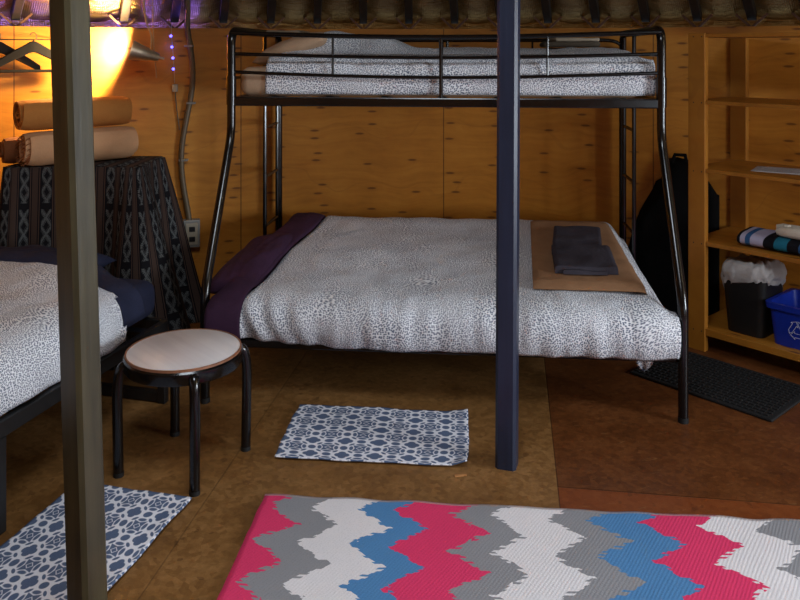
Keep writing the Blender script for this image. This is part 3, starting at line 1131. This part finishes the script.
# rolled blankets
def roll(label, p, q, r, mat, turns=5, squash=.93, seed=0, fringe=0):
    p = Vector(p); q = Vector(q)
    x = (q - p).normalized(); y = Vector((0, 0, 1)).cross(x).normalized(); z = x.cross(y)
    Ln = (q - p).length
    bm = bmesh.new()
    n = turns * 28
    pitch = r / (turns + .2)
    lines = []
    na = 18
    def P(t, a, rr):
        th = -2 * PI * turns * t + 2.4
        off = .012 * math.sin(t * 9 + seed) * (1 if a > .5 else -1) * (abs(a - .5) * 2) ** 3
        edge = 1 - .10 * (abs(a - .5) * 2) ** 10
        rad = rr * edge * (1 + .02 * nz(a * 5 + seed, math.cos(th) * 1.5, math.sin(th) * 1.5))
        return Vector(((a * Ln) + off, rad * math.cos(th), rad * math.sin(th) * squash))
    outer = [[bm.verts.new(P(i / n, a / na, pitch * (.3 + turns * i / n) + pitch * .40)) for a in range(na + 1)] for i in range(n + 1)]
    inner = [[bm.verts.new(P(i / n, a / na, pitch * (.3 + turns * i / n) - pitch * .40)) for a in range(na + 1)] for i in range(n + 1)]
    for i in range(n):
        for a in range(na):
            bm.faces.new((outer[i][a], outer[i + 1][a], outer[i + 1][a + 1], outer[i][a + 1]))
            bm.faces.new((inner[i][a], inner[i][a + 1], inner[i + 1][a + 1], inner[i + 1][a]))
        bm.faces.new((outer[i][0], inner[i][0], inner[i + 1][0], outer[i + 1][0]))
        bm.faces.new((outer[i][na], outer[i + 1][na], inner[i + 1][na], inner[i][na]))
    bm.faces.new([outer[n][a] for a in range(na + 1)] + [inner[n][a] for a in range(na, -1, -1)])
    bm.faces.new([outer[0][a] for a in range(na + 1)] + [inner[0][a] for a in range(na, -1, -1)])
    o = obj('rolled_blanket', bm, mat, auto=60)
    o.matrix_world = Matrix.Translation(p) @ Matrix((x, y, z)).transposed().to_4x4()
    if fringe:
        fb = bmesh.new()
        for k in range(46):
            t = .4 + .6 * k / 45
            c = P(t, 0, pitch * (.3 + turns * t))
            tube(fb, [c + Vector((.004, 0, 0)), c + Vector((-.012, .004 * math.sin(k), -.004)), c + Vector((-.02, .006 * math.cos(k * 2), -.012))], .0022, 5)
        f = obj('fringe', fb, M['brown_blanket'], o)
        f['label'] = 'brown fringe at the roll end'
    return tag(o, label, 'blanket', 'rolled blankets')
TT = TZ + .016
ax = Vector((.77, .64, 0)).normalized()
c0 = Vector((-1.70, 4.17, TT + .090))
roll('cream rolled blanket at the bottom front of the rolls on the cloth', c0 - ax * .265, c0 + ax * .29, .090, M['cream_blanket'], 4, 1.0, 2, 1)
c1 = Vector((-1.80, 4.285, TT + .072))
ax2 = ax
roll('brown rolled blanket half hidden behind the cream roll', c1 - ax2 * .33, c1 + ax2 * .12, .070, M['brown_blanket'], 4, 1.0, 4)
c2 = Vector((-1.735, 4.19, TT + .090 * 2 + .080))
roll('camel rolled blanket lying on top of the other rolls', c2 - ax * .265, c2 + ax * .285, .088, M['camel'], 4, .93, 7)

# ------------------------------------------------------------------ things on the wall at the left
def hanger(label, c, rotz, wid=.44):
    t = thing('coat_hanger', label, 'hanger', c, rotz, 'coat hangers on the wall')
    bm = bmesh.new()
    pts = []
    for k in range(-10, 11):
        f = k / 10
        drop = .125 * abs(f) ** 1.15 * (1 if abs(f) > .12 else .8)
        pts.append((f * wid / 2, -.01 * (1 - abs(f)) , .03 - drop + (.0 if abs(f) > .15 else -.0)))
    # flat wooden yoke
    n = len(pts)
    ring = []
    for i, p in enumerate(pts):
        h = .019 + .013 * (1 - abs(2 * i / (n - 1) - 1))
        ring.append([bm.verts.new((p[0], p[1] + dy, p[2] + dz)) for dy, dz in ((-.009, -h), (.009, -h), (.009, h), (-.009, h))])
    for a, b in zip(ring[:-1], ring[1:]):
        for k in range(4): bm.faces.new((a[k], a[(k + 1) % 4], b[(k + 1) % 4], b[k]))
    bm.faces.new(ring[0][::-1]); bm.faces.new(ring[-1])
    obj('yoke', bm, M['darkwood'], t, bevel=.004)
    bm = bmesh.new(); tube(bm, [(-wid / 2 + .02, 0, -.105), (wid / 2 - .02, 0, -.105)], .008, 10); obj('trouser_bar', bm, M['darkwood'], t)
    bm = bmesh.new()
    tube(bm, [(0, -.005, .03), (0, -.005, .062)] + [(.018 * math.sin(a), -.005, .085 - .022 * math.cos(a)) for a in [PI * k / 8 for k in range(0, 12)]], .0022, 8)
    obj('hook', bm, M['dark'], t)
    return t
p = wall_at(33, 52, .09)
hanger('dark wooden coat hanger beside the left olive post', p, D(33))
q = wall_at(-3, 52, .06)
hanger('dark wooden coat hanger cut by the left photo edge', q, D(38))
# wire line the hangers hook on
bm = bmesh.new()
tube(bm, [wall_at(-40, 39.5, .004), wall_at(-35, 39.5, .055), wall_at(-3, 39.6, .065), wall_at(33, 39.6, .092), wall_at(62, 39.5, .05), wall_at(66, 39.5, .004)], .003, 8)
o = obj('hanging_wire', bm, M['dark']); tag(o, 'thin wire rail on the wall that the coat hangers hook over', 'rail')

# spot lamp -----------------------------------------------------------
LM = at(131, 50, 4.52); LTl = at(159, 57.5, 4.57)
axis = (LTl - LM).normalized()
Ll = (LTl - LM).length
lamp = thing('spot_lamp', 'brushed metal cone lamp glowing against the wall', 'lamp', LTl)
zq = Vector((0, 0, 1)).rotation_difference(-axis)
Mq = zq.to_matrix().to_4x4()
bm = bmesh.new()
lathe(bm, [(0, 0), (.020, 0), (.024, .01), (.033, .055), (.035, .058), (.058, Ll), (.054, Ll), (.031, .056), (.018, .02), (0, .02)], 36, Mq)
sh = obj('shade', bm, M['steel'], lamp)
bm = bmesh.new(); tube(bm, [Vector((0, 0, 0)) + axis * .03, axis * -.005], .007, 10); obj('knob', bm, M['steel'], lamp)
bm = bmesh.new()
bmesh.ops.create_uvsphere(bm, u_segments=20, v_segments=12, radius=.026, matrix=Matrix.Translation(-axis * (Ll * .62)))
obj('bulb', bm, M['bulb'], lamp)
top1 = at(143.5, -14, 4.50); top2 = at(152.5, -14, 4.50)
at1 = at(150.5, 51, 4.54); at2 = at(154, 53, 4.55)
bm = bmesh.new()
tube(bm, fillet([top1, at(143.5, 8, 4.50), at(147, 25, 4.51), at(152, 36, 4.52), at1], .05, 5), .0055, 8)
for v in bm.verts: v.co -= lamp.location
obj('power_cord', bm, M['cord'], lamp)
bm = bmesh.new()
tube(bm, [top2, at(153, 20, 4.52), at2, at(155.5, 66, 4.60), at(156.5, 78, 4.61)], .0035, 8)
for v in bm.verts: v.co -= lamp.location
obj('hanging_string', bm, M['cord'], lamp)
lampl = bpy.data.lights.new('lamp_light', 'SPOT')
lampl.color = (1, .71, .36)
lampl.energy = 130
lampl.spot_size = D(165); lampl.spot_blend = .35; lampl.shadow_soft_size = .03
lo = bpy.data.objects.new('lamp_light', lampl); link(lo)
lo.location = LM - axis * .005
lo.rotation_euler = (-axis + Vector((0, .12, -.02))).to_track_quat('-Z', 'Y').to_euler()

# LED string ---------------------------------------------------------------
led = thing('led_string', 'string of violet LED lights hanging down the wall by the conduit', 'string light', wall_at(174, 88, .02))
L0 = led.location.copy()
path = [wall_at(171.5, 27, -.07), wall_at(171.5, 25.5, -.02), wall_at(171.5, 26.5, .012), wall_at(171.5, 36, .022), wall_at(172.5, 47, .022), wall_at(173.5, 58, .022), wall_at(174, 69, .022), wall_at(174.5, 83, .02)]
bm = bmesh.new(); tube(bm, [p - L0 for p in path], .002, 6); obj('wire', bm, M['offwhite'], led)
for p in path[3:7]:
    bm = bmesh.new(); bmesh.ops.create_icosphere(bm, subdivisions=2, radius=.008, matrix=Matrix.Translation(p - L0 + Vector((-.003, -.004, 0))))
    obj('led_bulb', bm, M['led'], led)
bm = bmesh.new(); c = wall_at(175, 88, .02) - L0
box(bm, c, (.03, .028, .045)); obj('switch_box', bm, M['offwhite'], led, smooth=False, bevel=.004)
bm = bmesh.new()
tube(bm, [wall_at(175.2, 92, .02) - L0, wall_at(176.5, 108, .015) - L0, wall_at(178.5, 122, .015) - L0, wall_at(179.5, 130, .018) - L0], .004, 8); obj('lead', bm, M['conduit'], led)
# the string carries on to the left along the ledge behind the top of the wall lining
run = [wall_at(171.5, 27, -.07)] + [polar(D(-18.5 - 3 * k), R + .065 + .004 * (k % 2), 1.688) for k in range(7)]
bm = bmesh.new(); tube(bm, [p - L0 for p in run], .002, 6); obj('wire', bm, M['offwhite'], led)
for p in run[1:]:
    bm = bmesh.new(); bmesh.ops.create_icosphere(bm, subdivisions=2, radius=.008, matrix=Matrix.Translation(p - L0))
    obj('led_bulb', bm, M['led'], led)
for p, e in [(path[4] + Vector((0, -.03, 0)), .08)] + [(p + Vector((0, 0, .014)), .8) for p in run[1:]]:
    l = bpy.data.lights.new('led_light', 'POINT'); l.color = (.14, .09, 1); l.energy = e; l.shadow_soft_size = .02
    o = bpy.data.objects.new('led_light', l); link(o); o.location = p

# conduit + outlet box ------------------------------------------------------
bm = bmesh.new()
pts = [(187, -8, .16), (187.5, 12, .06), (187.5, 28, .03), (190, 45, .03), (192.5, 68, .03), (191.5, 92, .03), (186.5, 118, .03), (182, 145, .03), (181.5, 168, .03), (184, 190, .03), (188, 212, .03), (189.5, 224, .035)]
P = [wall_at(*p) for p in pts]
P2 = []
for i in range(len(P) - 1):
    p0 = P[max(i - 1, 0)]; p1 = P[i]; p2 = P[i + 1]; p3 = P[min(i + 2, len(P) - 1)]
    for k in range(6):
        f = k / 6
        P2.append(.5 * ((2 * p1) + (p2 - p0) * f + (2 * p0 - 5 * p1 + 4 * p2 - p3) * f * f + (3 * p1 - p0 - 3 * p2 + p3) * f ** 3))
P2.append(P[-1])
tube(bm, P2, [.0165 + .0012 * (i % 2) for i in range(len(P2))], 12)
cd = obj('cable_conduit', bm, M['conduit'])
for (a, b) in ((187, 46), (189, 103), (181.5, 160)):
    bm = bmesh.new()
    c = wall_at(a + 2, b, .03); box(bm, c, (.05, .04, .012)); 
    s = obj('strap', bm, M['boxgrey'], cd, smooth=False, bevel=.002)
tag(cd, 'grey-brown cable conduit curving down the wall into an outlet box', 'conduit')
c = wall_at(191.5, 233, .03)
ob = thing('outlet_box', 'grey metal outlet box low on the wall left of the bunk bed', 'outlet', c, D(14))
bm = bmesh.new(); box(bm, (0, 0, 0), (.10, .055, .165)); obj('housing', bm, M['boxgrey'], ob, smooth=False, bevel=.006)
bm = bmesh.new(); box(bm, (.002, -.03, 0), (.07, .008, .13)); obj('faceplate', bm, M['offwhite'], ob, smooth=False, bevel=.004)
for z in (.03, -.03):
    bm = bmesh.new(); box(bm, (.004, -.036, z), (.035, .008, .03)); obj('socket', bm, M['dark'], ob, smooth=False, bevel=.003)

# ------------------------------------------------------------------ stool
st = thing('stool', 'round white-topped stool with four black legs beside the left bed', 'stool', (-.822, 3.008, 0), D(24))
bm = bmesh.new(); lathe(bm, [(0, .434), (.206, .434), (.209, .432), (.209, .418), (0, .418)], 64); obj('seat', bm, M['laminate'], st)
bm = bmesh.new(); lathe(bm, [(.2092, .4345), (.214, .4345), (.2145, .425), (.2092, .425), (.2092, .4345)], 64); o = obj('seat_edge', bm, M['edge'], st); o['label'] = 'thin brown wood edge'
bm = bmesh.new(); lathe(bm, [(.19, .424), (.215, .426), (.2205, .42), (.2205, .385), (.216, .378), (.197, .378), (.19, .384), (.19, .424)], 64); obj('rim', bm, M['black'], st)
for k in range(4):
    a = k * PI / 2 + .0
    ca, sa = math.cos(a), math.sin(a)
    bm = bmesh.new()
    pts = fillet([(ca * .19, sa * .19, .40), (ca * .226, sa * .226, .405), (ca * .242, sa * .242, .34), (ca * .236, sa * .236, .0)], {1: .03, 2: .09}, 6)
    tube(bm, pts, .0188, 14)
    lg = obj('leg', bm, M['black'], st)
    bm = bmesh.new(); tube(bm, [(ca * .236, sa * .236, 0), (ca * .236, sa * .236, .016)], .0195, 14); obj('foot_cap', bm, M['rubber'], lg)

# ------------------------------------------------------------------ rugs
def flat_rug(name, org, ang, lx, ly, th, mat, nx, ny, edge, label, cat, group, lift=None, swap=False):
    """org = far-left corner; x along the long edge, v grows towards the viewer"""
    bm = bmesh.new()
    def f(i, j):
        x = lx * i; v = ly * j
        ex = edge(i, j)
        z = th + .0025 * (1 + nz(x * 6, v * 6, lx)) + (lift(i, j) if lift else 0)
        return Vector((x + ex[0], -v + ex[1], z))
    grid(bm, nx, ny, f, (lambda i, j: (ly * j, lx * i)) if swap else (lambda i, j: (lx * i, ly * j)))
    o = obj(name, bm, mat, auto=0)
    o.location = (org[0], org[1], .001); o.rotation_euler = (0, 0, ang)
    solid(o, th, -1)
    return tag(o, label, cat, group)
flat_rug('area_rug', (-.474, 2.775), math.atan2(-.153, 1.801), 2.35, 1.45, .007, M['rug'], 130, 90,
         lambda i, j: (.004 * nz(j * 20, 1) * (1 if i < .5 else 0), .006 * nz(i * 22, 7) + .004 * math.sin(i * 60)), 'pink, grey, white and blue zigzag rug in the foreground', 'rug', None)
def m1e(i, j):
    return (.035 * (j - .5) * (1 - i) * -1 * 0 + .012 * math.sin(j * PI) * (1 if i > .5 else -1) * .4 + .006 * nz(j * 6, i * 3), .012 * math.sin(i * 6) * (1 - j) * .5 + .006 * nz(i * 7, j * 2))
def m1l(i, j):
    d = math.hypot((1 - i) * .73, j * .44)
    e = math.hypot((1 - i) * .73, (1 - j) * .44)
    return .022 * max(0, 1 - e / .06) + .012 * max(0, 1 - d / .10)
flat_rug('bath_mat', (-.44, 3.470), math.atan2(-.066, .725), .735, .445, .005, M['mat'], 90, 60, m1e,
         'blue and white trellis mat lying before the bunk bed', 'mat', 'trellis mats', m1l)
flat_rug('bath_mat', (-1.162, 2.855), math.atan2(-.106, .438), .45, .74, .005, M['mat'], 60, 90,
         lambda i, j: (.006 * nz(j * 6, i * 3 + 9), .005 * nz(i * 9, j * 2 + 4)), 'blue and white trellis mat beside the left bed', 'mat', 'trellis mats',
         lambda i, j: .010 * max(0, 1 - (1 - i) / .12) * (abs(math.sin(j * 7)) * .6), swap=True)

# black boot mat
fd = Vector((.665, -.747)); dd = Vector((.747, .665))
bm = bmesh.new()
rounded_slab(bm, -.68, 0, 0, .46, 0, .012, .005, 2)
for k in range(23):
    for q in range(15):
        box(bm, (-.65 + k * .028 + .004 * (q % 2), .03 + q * .0285, .0135), (.014, .014, .006))
o = obj('door_mat', bm, M['tray'], smooth=False)
o.location = (1.565, 3.324, 0); o.rotation_euler = (0, 0, math.atan2(-.747, .665))
tag(o, 'black textured rubber mat on the floor before the shelf unit', 'mat')
bm = bmesh.new(); box(bm, (0, 0, .002), (.034, .012, .004), Matrix.Rotation(.2, 4, 'Z')); box(bm, (.02, .004, .002), (.016, .008, .003), Matrix.Rotation(-.3, 4, 'Z'))
o = obj('wood_chip', bm, M['chip'], smooth=False, bevel=.001); p = at(459, 476, 1240 / 426); o.location = (p.x, p.y, 0)
tag(o, 'small pale wood chip on the floor in front of the trellis mat', 'debris')

# ------------------------------------------------------------------ shelf unit
SO = Vector((1.606, 4.107, 0)); SA = math.atan2(-.747, .665)
def shf(l, d, z=0.0): return SO + Vector((.665 * l + .747 * d, -.747 * l + .665 * d, z))
sh = thing('shelf_unit', 'plain wooden shelf unit against the right wall', 'shelf', SO, SA)
SL, SD = 1.25, .45
for l0 in (-.105, SL - .105):
    for d0 in (-.019, SD):
        bm = bmesh.new(); box2(bm, (l0, d0, 0), (l0 + .092, d0 + .038, 1.658)); o = obj('upright', bm, M['shelf'], sh, smooth=False, bevel=.003)
        if d0 < 0:
            for z in (1.295, .935, .56, .105, 1.64):
                for dx in (.03, .075):
                    b2 = bmesh.new(); tube(b2, [(l0 + dx, d0 - .001, z), (l0 + dx, d0 + .003, z)], .0035, 8); obj('screw', b2, M['dark'], o)
for z0, z1 in ((1.636, 1.655), (1.287, 1.306), (.932, .951), (.551, .572), (.085, .12)):
    bm = bmesh.new(); box2(bm, (-.1, .019 if True else 0, z0), (SL - .005, SD, z1))
    v = box2(bm, (-.0125, -.012, z0), (SL - .106, .0195, z1))
    obj('shelf_board', bm, M['shelf'], sh, smooth=False, bevel=.002)

# paper
bm = bmesh.new()
grid(bm, 8, 8, lambda i, j: Vector(((i - .5) * .28, (j - .5) * .21, .002 + .004 * (i * j))), lambda i, j: (i, j))
o = obj('paper_sheet', bm, M['paper'], auto=0); o.location = shf(.285, .225, .951); o.rotation_euler = (0, 0, SA + .25); solid(o, .001)
b2 = bmesh.new()
for k in range(7): box(b2, (-.02 + .0, -.07 + k * .022, .0042 + .0016 * k * .3), (.20 if k % 3 else .14, .004, .0006))
t2 = obj('print_lines', b2, M['ink'], o, smooth=False)
tag(o, 'white printed sheet of paper lying on the third board of the shelf unit', 'paper')
o['label'] = 'white sheet of paper lying flat on the shelf above the striped towel'

# striped folded towel
bm = bmesh.new()
def stripe_sec(i, j):
    th = 2 * PI * i
    c, s = math.cos(th), math.sin(th)
    e = 2 / 2.6
    y = .13 + .125 * math.copysign(abs(c) ** e, c)
    z = .036 + .036 * math.copysign(abs(s) ** e, s)
    z += .006 * nz(j * 5, y * 9) * (1 if z > .03 else 0)
    return Vector((j * .49 + .004 * nz(y * 20, z * 20), y, max(0, z)))
V = grid(bm, 40, 40, stripe_sec, closed_u=True)
bm.faces.new([v[0] for v in V]); bm.faces.new([v[-1] for v in V][::-1])
o = obj('rolled_towel', bm, M['stripe'], auto=60); o.location = shf(.135, .02, .572); o.rotation_euler = (0, 0, SA)
tag(o, 'striped black, lavender and teal towel folded on the shelf unit', 'towel')
# cream bundle on top
bun = thing('cream_slippers', 'cream knitted bundle with a cord lying on the striped towel', 'bundle', shf(.315, .13, .645), SA)
bm = bmesh.new(); tube(bm, [(-.05, .06, .02), (-.02, .065, .022), (.06, .06, .022), (.15, .05, .022), (.2, .05, .02)], [.014, .021, .023, .022, .016], 14); obj('roll', bm, M['cream'], bun)
bm = bmesh.new(); tube(bm, [(.0, -.045, .022), (.03, -.05, .028), (.1, -.05, .028), (.2, -.05, .026)], [.016, .026, .028, .024], 14); obj('roll', bm, M['cream'], bun)
bm = bmesh.new(); tube(bm, fillet([(-.04, .03, .008), (.0, .02, .035), (.05, .0, .05), (.02, -.03, .05), (-.03, -.02, .012), (.06, .02, .02)], .03, 4), .006, 8); obj('cord', bm, M['cream'], bun)
bun.name = 'knitted_bundle'

# black bin with liner
def bin_bm(lx, ly, h, taper, r, wall=.006, rim=0.0, rimh=.02):
    bm = bmesh.new()
    def ring(z, k, inset=0, extra=0):
        out = []
        ax_ = lx / 2 * (1 - taper * (1 - k)) - inset + extra; ay_ = ly / 2 * (1 - taper * (1 - k)) - inset + extra
        for q in range(4):
            cx = ax_ - r if q in (0, 3) else -(ax_ - r)
            cy = ay_ - r if q in (0, 1) else -(ay_ - r)
            for s in range(5):
                a = q * PI / 2 + s * PI / 8
                out.append(bm.verts.new((cx + r * math.cos(a), cy + r * math.sin(a), z)))
        return out
    rs = [ring(0, 0), ring(h - rimh, 1 - rimh / h), ring(h - rimh, 1 - rimh / h, 0, rim), ring(h, 1, 0, rim), ring(h, 1, wall), ring(.01, .02, wall)]
    for a, b in zip(rs[:-1], rs[1:]):
        n = len(a)
        for k in range(n): bm.faces.new((a[k], a[(k + 1) % n], b[(k + 1) % n], b[k]))
    bm.faces.new(rs[0][::-1]); bm.faces.new(rs[-1])
    return bm
wb = thing('waste_bin', 'black waste bin with a white liner on the lowest shelf', 'bin', shf(.158, .165, .12), SA)
obj('body', bin_bm(.225, .26, .285, .16, .035), M['bin'], wb)
bm = bmesh.new()
def liner(i, j):
    th = 2 * PI * i
    c, s = math.cos(th), math.sin(th)
    e = 2 / 3.6
    k = j
    rr = interp([(0, 1.04), (.25, 1.11), (.45, 1.17), (.6, 1.10), (.8, .9), (1, .45)], k)
    z = interp([(0, .215), (.25, .25), (.45, .295), (.6, .335), (.8, .365), (1, .362)], k)
    z += (1 - k) * (.065 * math.sin(th * 1 + 2.5) + .03 * nz(c * 2, s * 2, 3))
    rr *= 1 + .08 * nz(c * 3.5, s * 3.5, k * 5)
    return Vector((.115 * rr * math.copysign(abs(c) ** e, c), .13 * rr * math.copysign(abs(s) ** e, s), z + .02 * nz(c * 5, s * 5, k * 3 + 2)))
V = grid(bm, 64, 18, liner, closed_u=True)
bm.faces.new([v[-1] for v in V])
o = obj('liner', bm, M['liner'], wb, auto=0); o['label'] = 'crumpled white liner bag'
solid(o, .002)

# blue recycling tub
rb = thing('recycling_tub', 'blue plastic recycling tub on the lowest shelf beside the black bin', 'tub', shf(.485, .19, .12), SA)
obj('body', bin_bm(.40, .31, .205, .10, .03, .006, .014, .028), M['blue'], rb)
# recycling symbol: three chasing arrows drawn in outline on the front
bm = bmesh.new()
def on_front(u, v):   # u along the tub, v up, from the symbol's centre
    z = .092 + v
    k = z / .205
    y = -.155 * (1 - .10 * (1 - k)) - .0015
    return Vector((-.058 + u, y, z))
R3 = .052
cor = [Vector((R3 * math.sin(2 * PI * k / 3), R3 * math.cos(2 * PI * k / 3))) for k in range(3)]
for k in range(3):
    A_ = cor[k]; B_ = cor[(k + 1) % 3]
    dirv = (B_ - A_).normalized(); nv = Vector((dirv.y, -dirv.x))
    if nv.dot(A_ + B_) < 0: nv = -nv
    w = .010
    p0 = A_ + dirv * .022; p1 = A_ + dirv * .060
    poly = [p0 + nv * w, p1 + nv * w, p1 + nv * (w + .009), p1 + dirv * .02, p1 - nv * (w + .009), p1 - nv * w, p0 - nv * w, A_ + dirv * .006 - nv * w * .2]
    pts = [on_front(*q) for q in poly] + [on_front(*poly[0])]
    for a, b in zip(pts[:-1], pts[1:]):
        tube(bm, [a, b], .0011, 6)
o = obj('recycling_symbol', bm, M['white'], rb); o['label'] = 'white outline recycling arrows'

# black bag slumped in the dark between the bunk and the shelf
bm = bmesh.new()
outl = [(1.36, 0), (1.36, .30), (1.36, .36), (1.39, .50), (1.43, .62), (1.50, .76), (1.515, .81), (1.535, .80), (1.56, .93), (1.62, .945), (1.68, .93), (1.74, .86), (1.78, .80), (1.815, .74), (1.83, .5), (1.835, 0)]
def ywall(x, off): return CY + math.sqrt((R - off) ** 2 - (x - CX) ** 2)
nx_, nz_ = 34, 30
def bag(front):
    def f(i, j):
        x = 1.36 + .465 * i
        tops = [(q[0], q[1]) for q in outl[2:-2]]
        zt = interp(tops, x)
        z = zt * j
        e = min(1, min(i, 1 - i) / .12) ** .5 * min(1, (1 - j) / .08 + .05) ** .5
        depth = (.085 - .03 * i) + (.03 * nz(x * 8, z * 6, 2)) 
        off = .012 + (max(.02, depth) * e if front else 0)
        # keep clear of the shelf side
        return Vector((x, ywall(x, off), z))
    return f
grid(bm, nx_, nz_, bag(True)); grid(bm, nx_, nz_, bag(False))
bmesh.ops.remove_doubles(bm, verts=bm.verts, dist=.0015)
o = obj('bag', bm, M['blackcloth'], auto=0)
tag(o, 'black bag slumped against the wall between bunk bed and shelf unit', 'bag')
b2 = bmesh.new(); tube(b2, [(1.58, ywall(1.58, .06), .92), (1.59, ywall(1.59, .07), .965), (1.64, ywall(1.64, .07), .965), (1.65, ywall(1.65, .06), .92)], .012, 8)
obj('handle', b2, M['blackcloth'], o)

# ------------------------------------------------------------------ light
def area(name, loc, target, sx, sy, energy, color):
    l = bpy.data.lights.new(name, 'AREA')
    l.shape = 'RECTANGLE'; l.size = sx; l.size_y = sy
    l.energy = energy; l.color = color
    o = bpy.data.objects.new(name, l); link(o)
    o.location = loc
    o.rotation_euler = (Vector(target) - Vector(loc)).to_track_quat('-Z', 'Y').to_euler()
    return o
DAY = (.83, .91, 1.0)
# daylight outside the two windows and above the round skylight
t = D(90); area('window_daylight', polar(t, R + .12, 1.1), polar(t, 0, 1.0), 1.5, 1.1, 175, DAY)
t = D(139); area('window_daylight', polar(t, R + .12, 1.05), polar(t, 0, .9), 1.75, 1.2, 13, DAY)
l = bpy.data.lights.new('skylight_daylight', 'AREA'); l.shape = 'DISK'; l.size = 1.35; l.energy = 62; l.color = DAY
o = bpy.data.objects.new('skylight_daylight', l); link(o); o.location = (CX, CY, ZT + .15)
w = bpy.data.worlds.new('sky'); sc.world = w; w.use_nodes = True
bg = w.node_tree.nodes['Background']; bg.inputs[0].default_value = (.75, .87, 1, 1); bg.inputs[1].default_value = .4
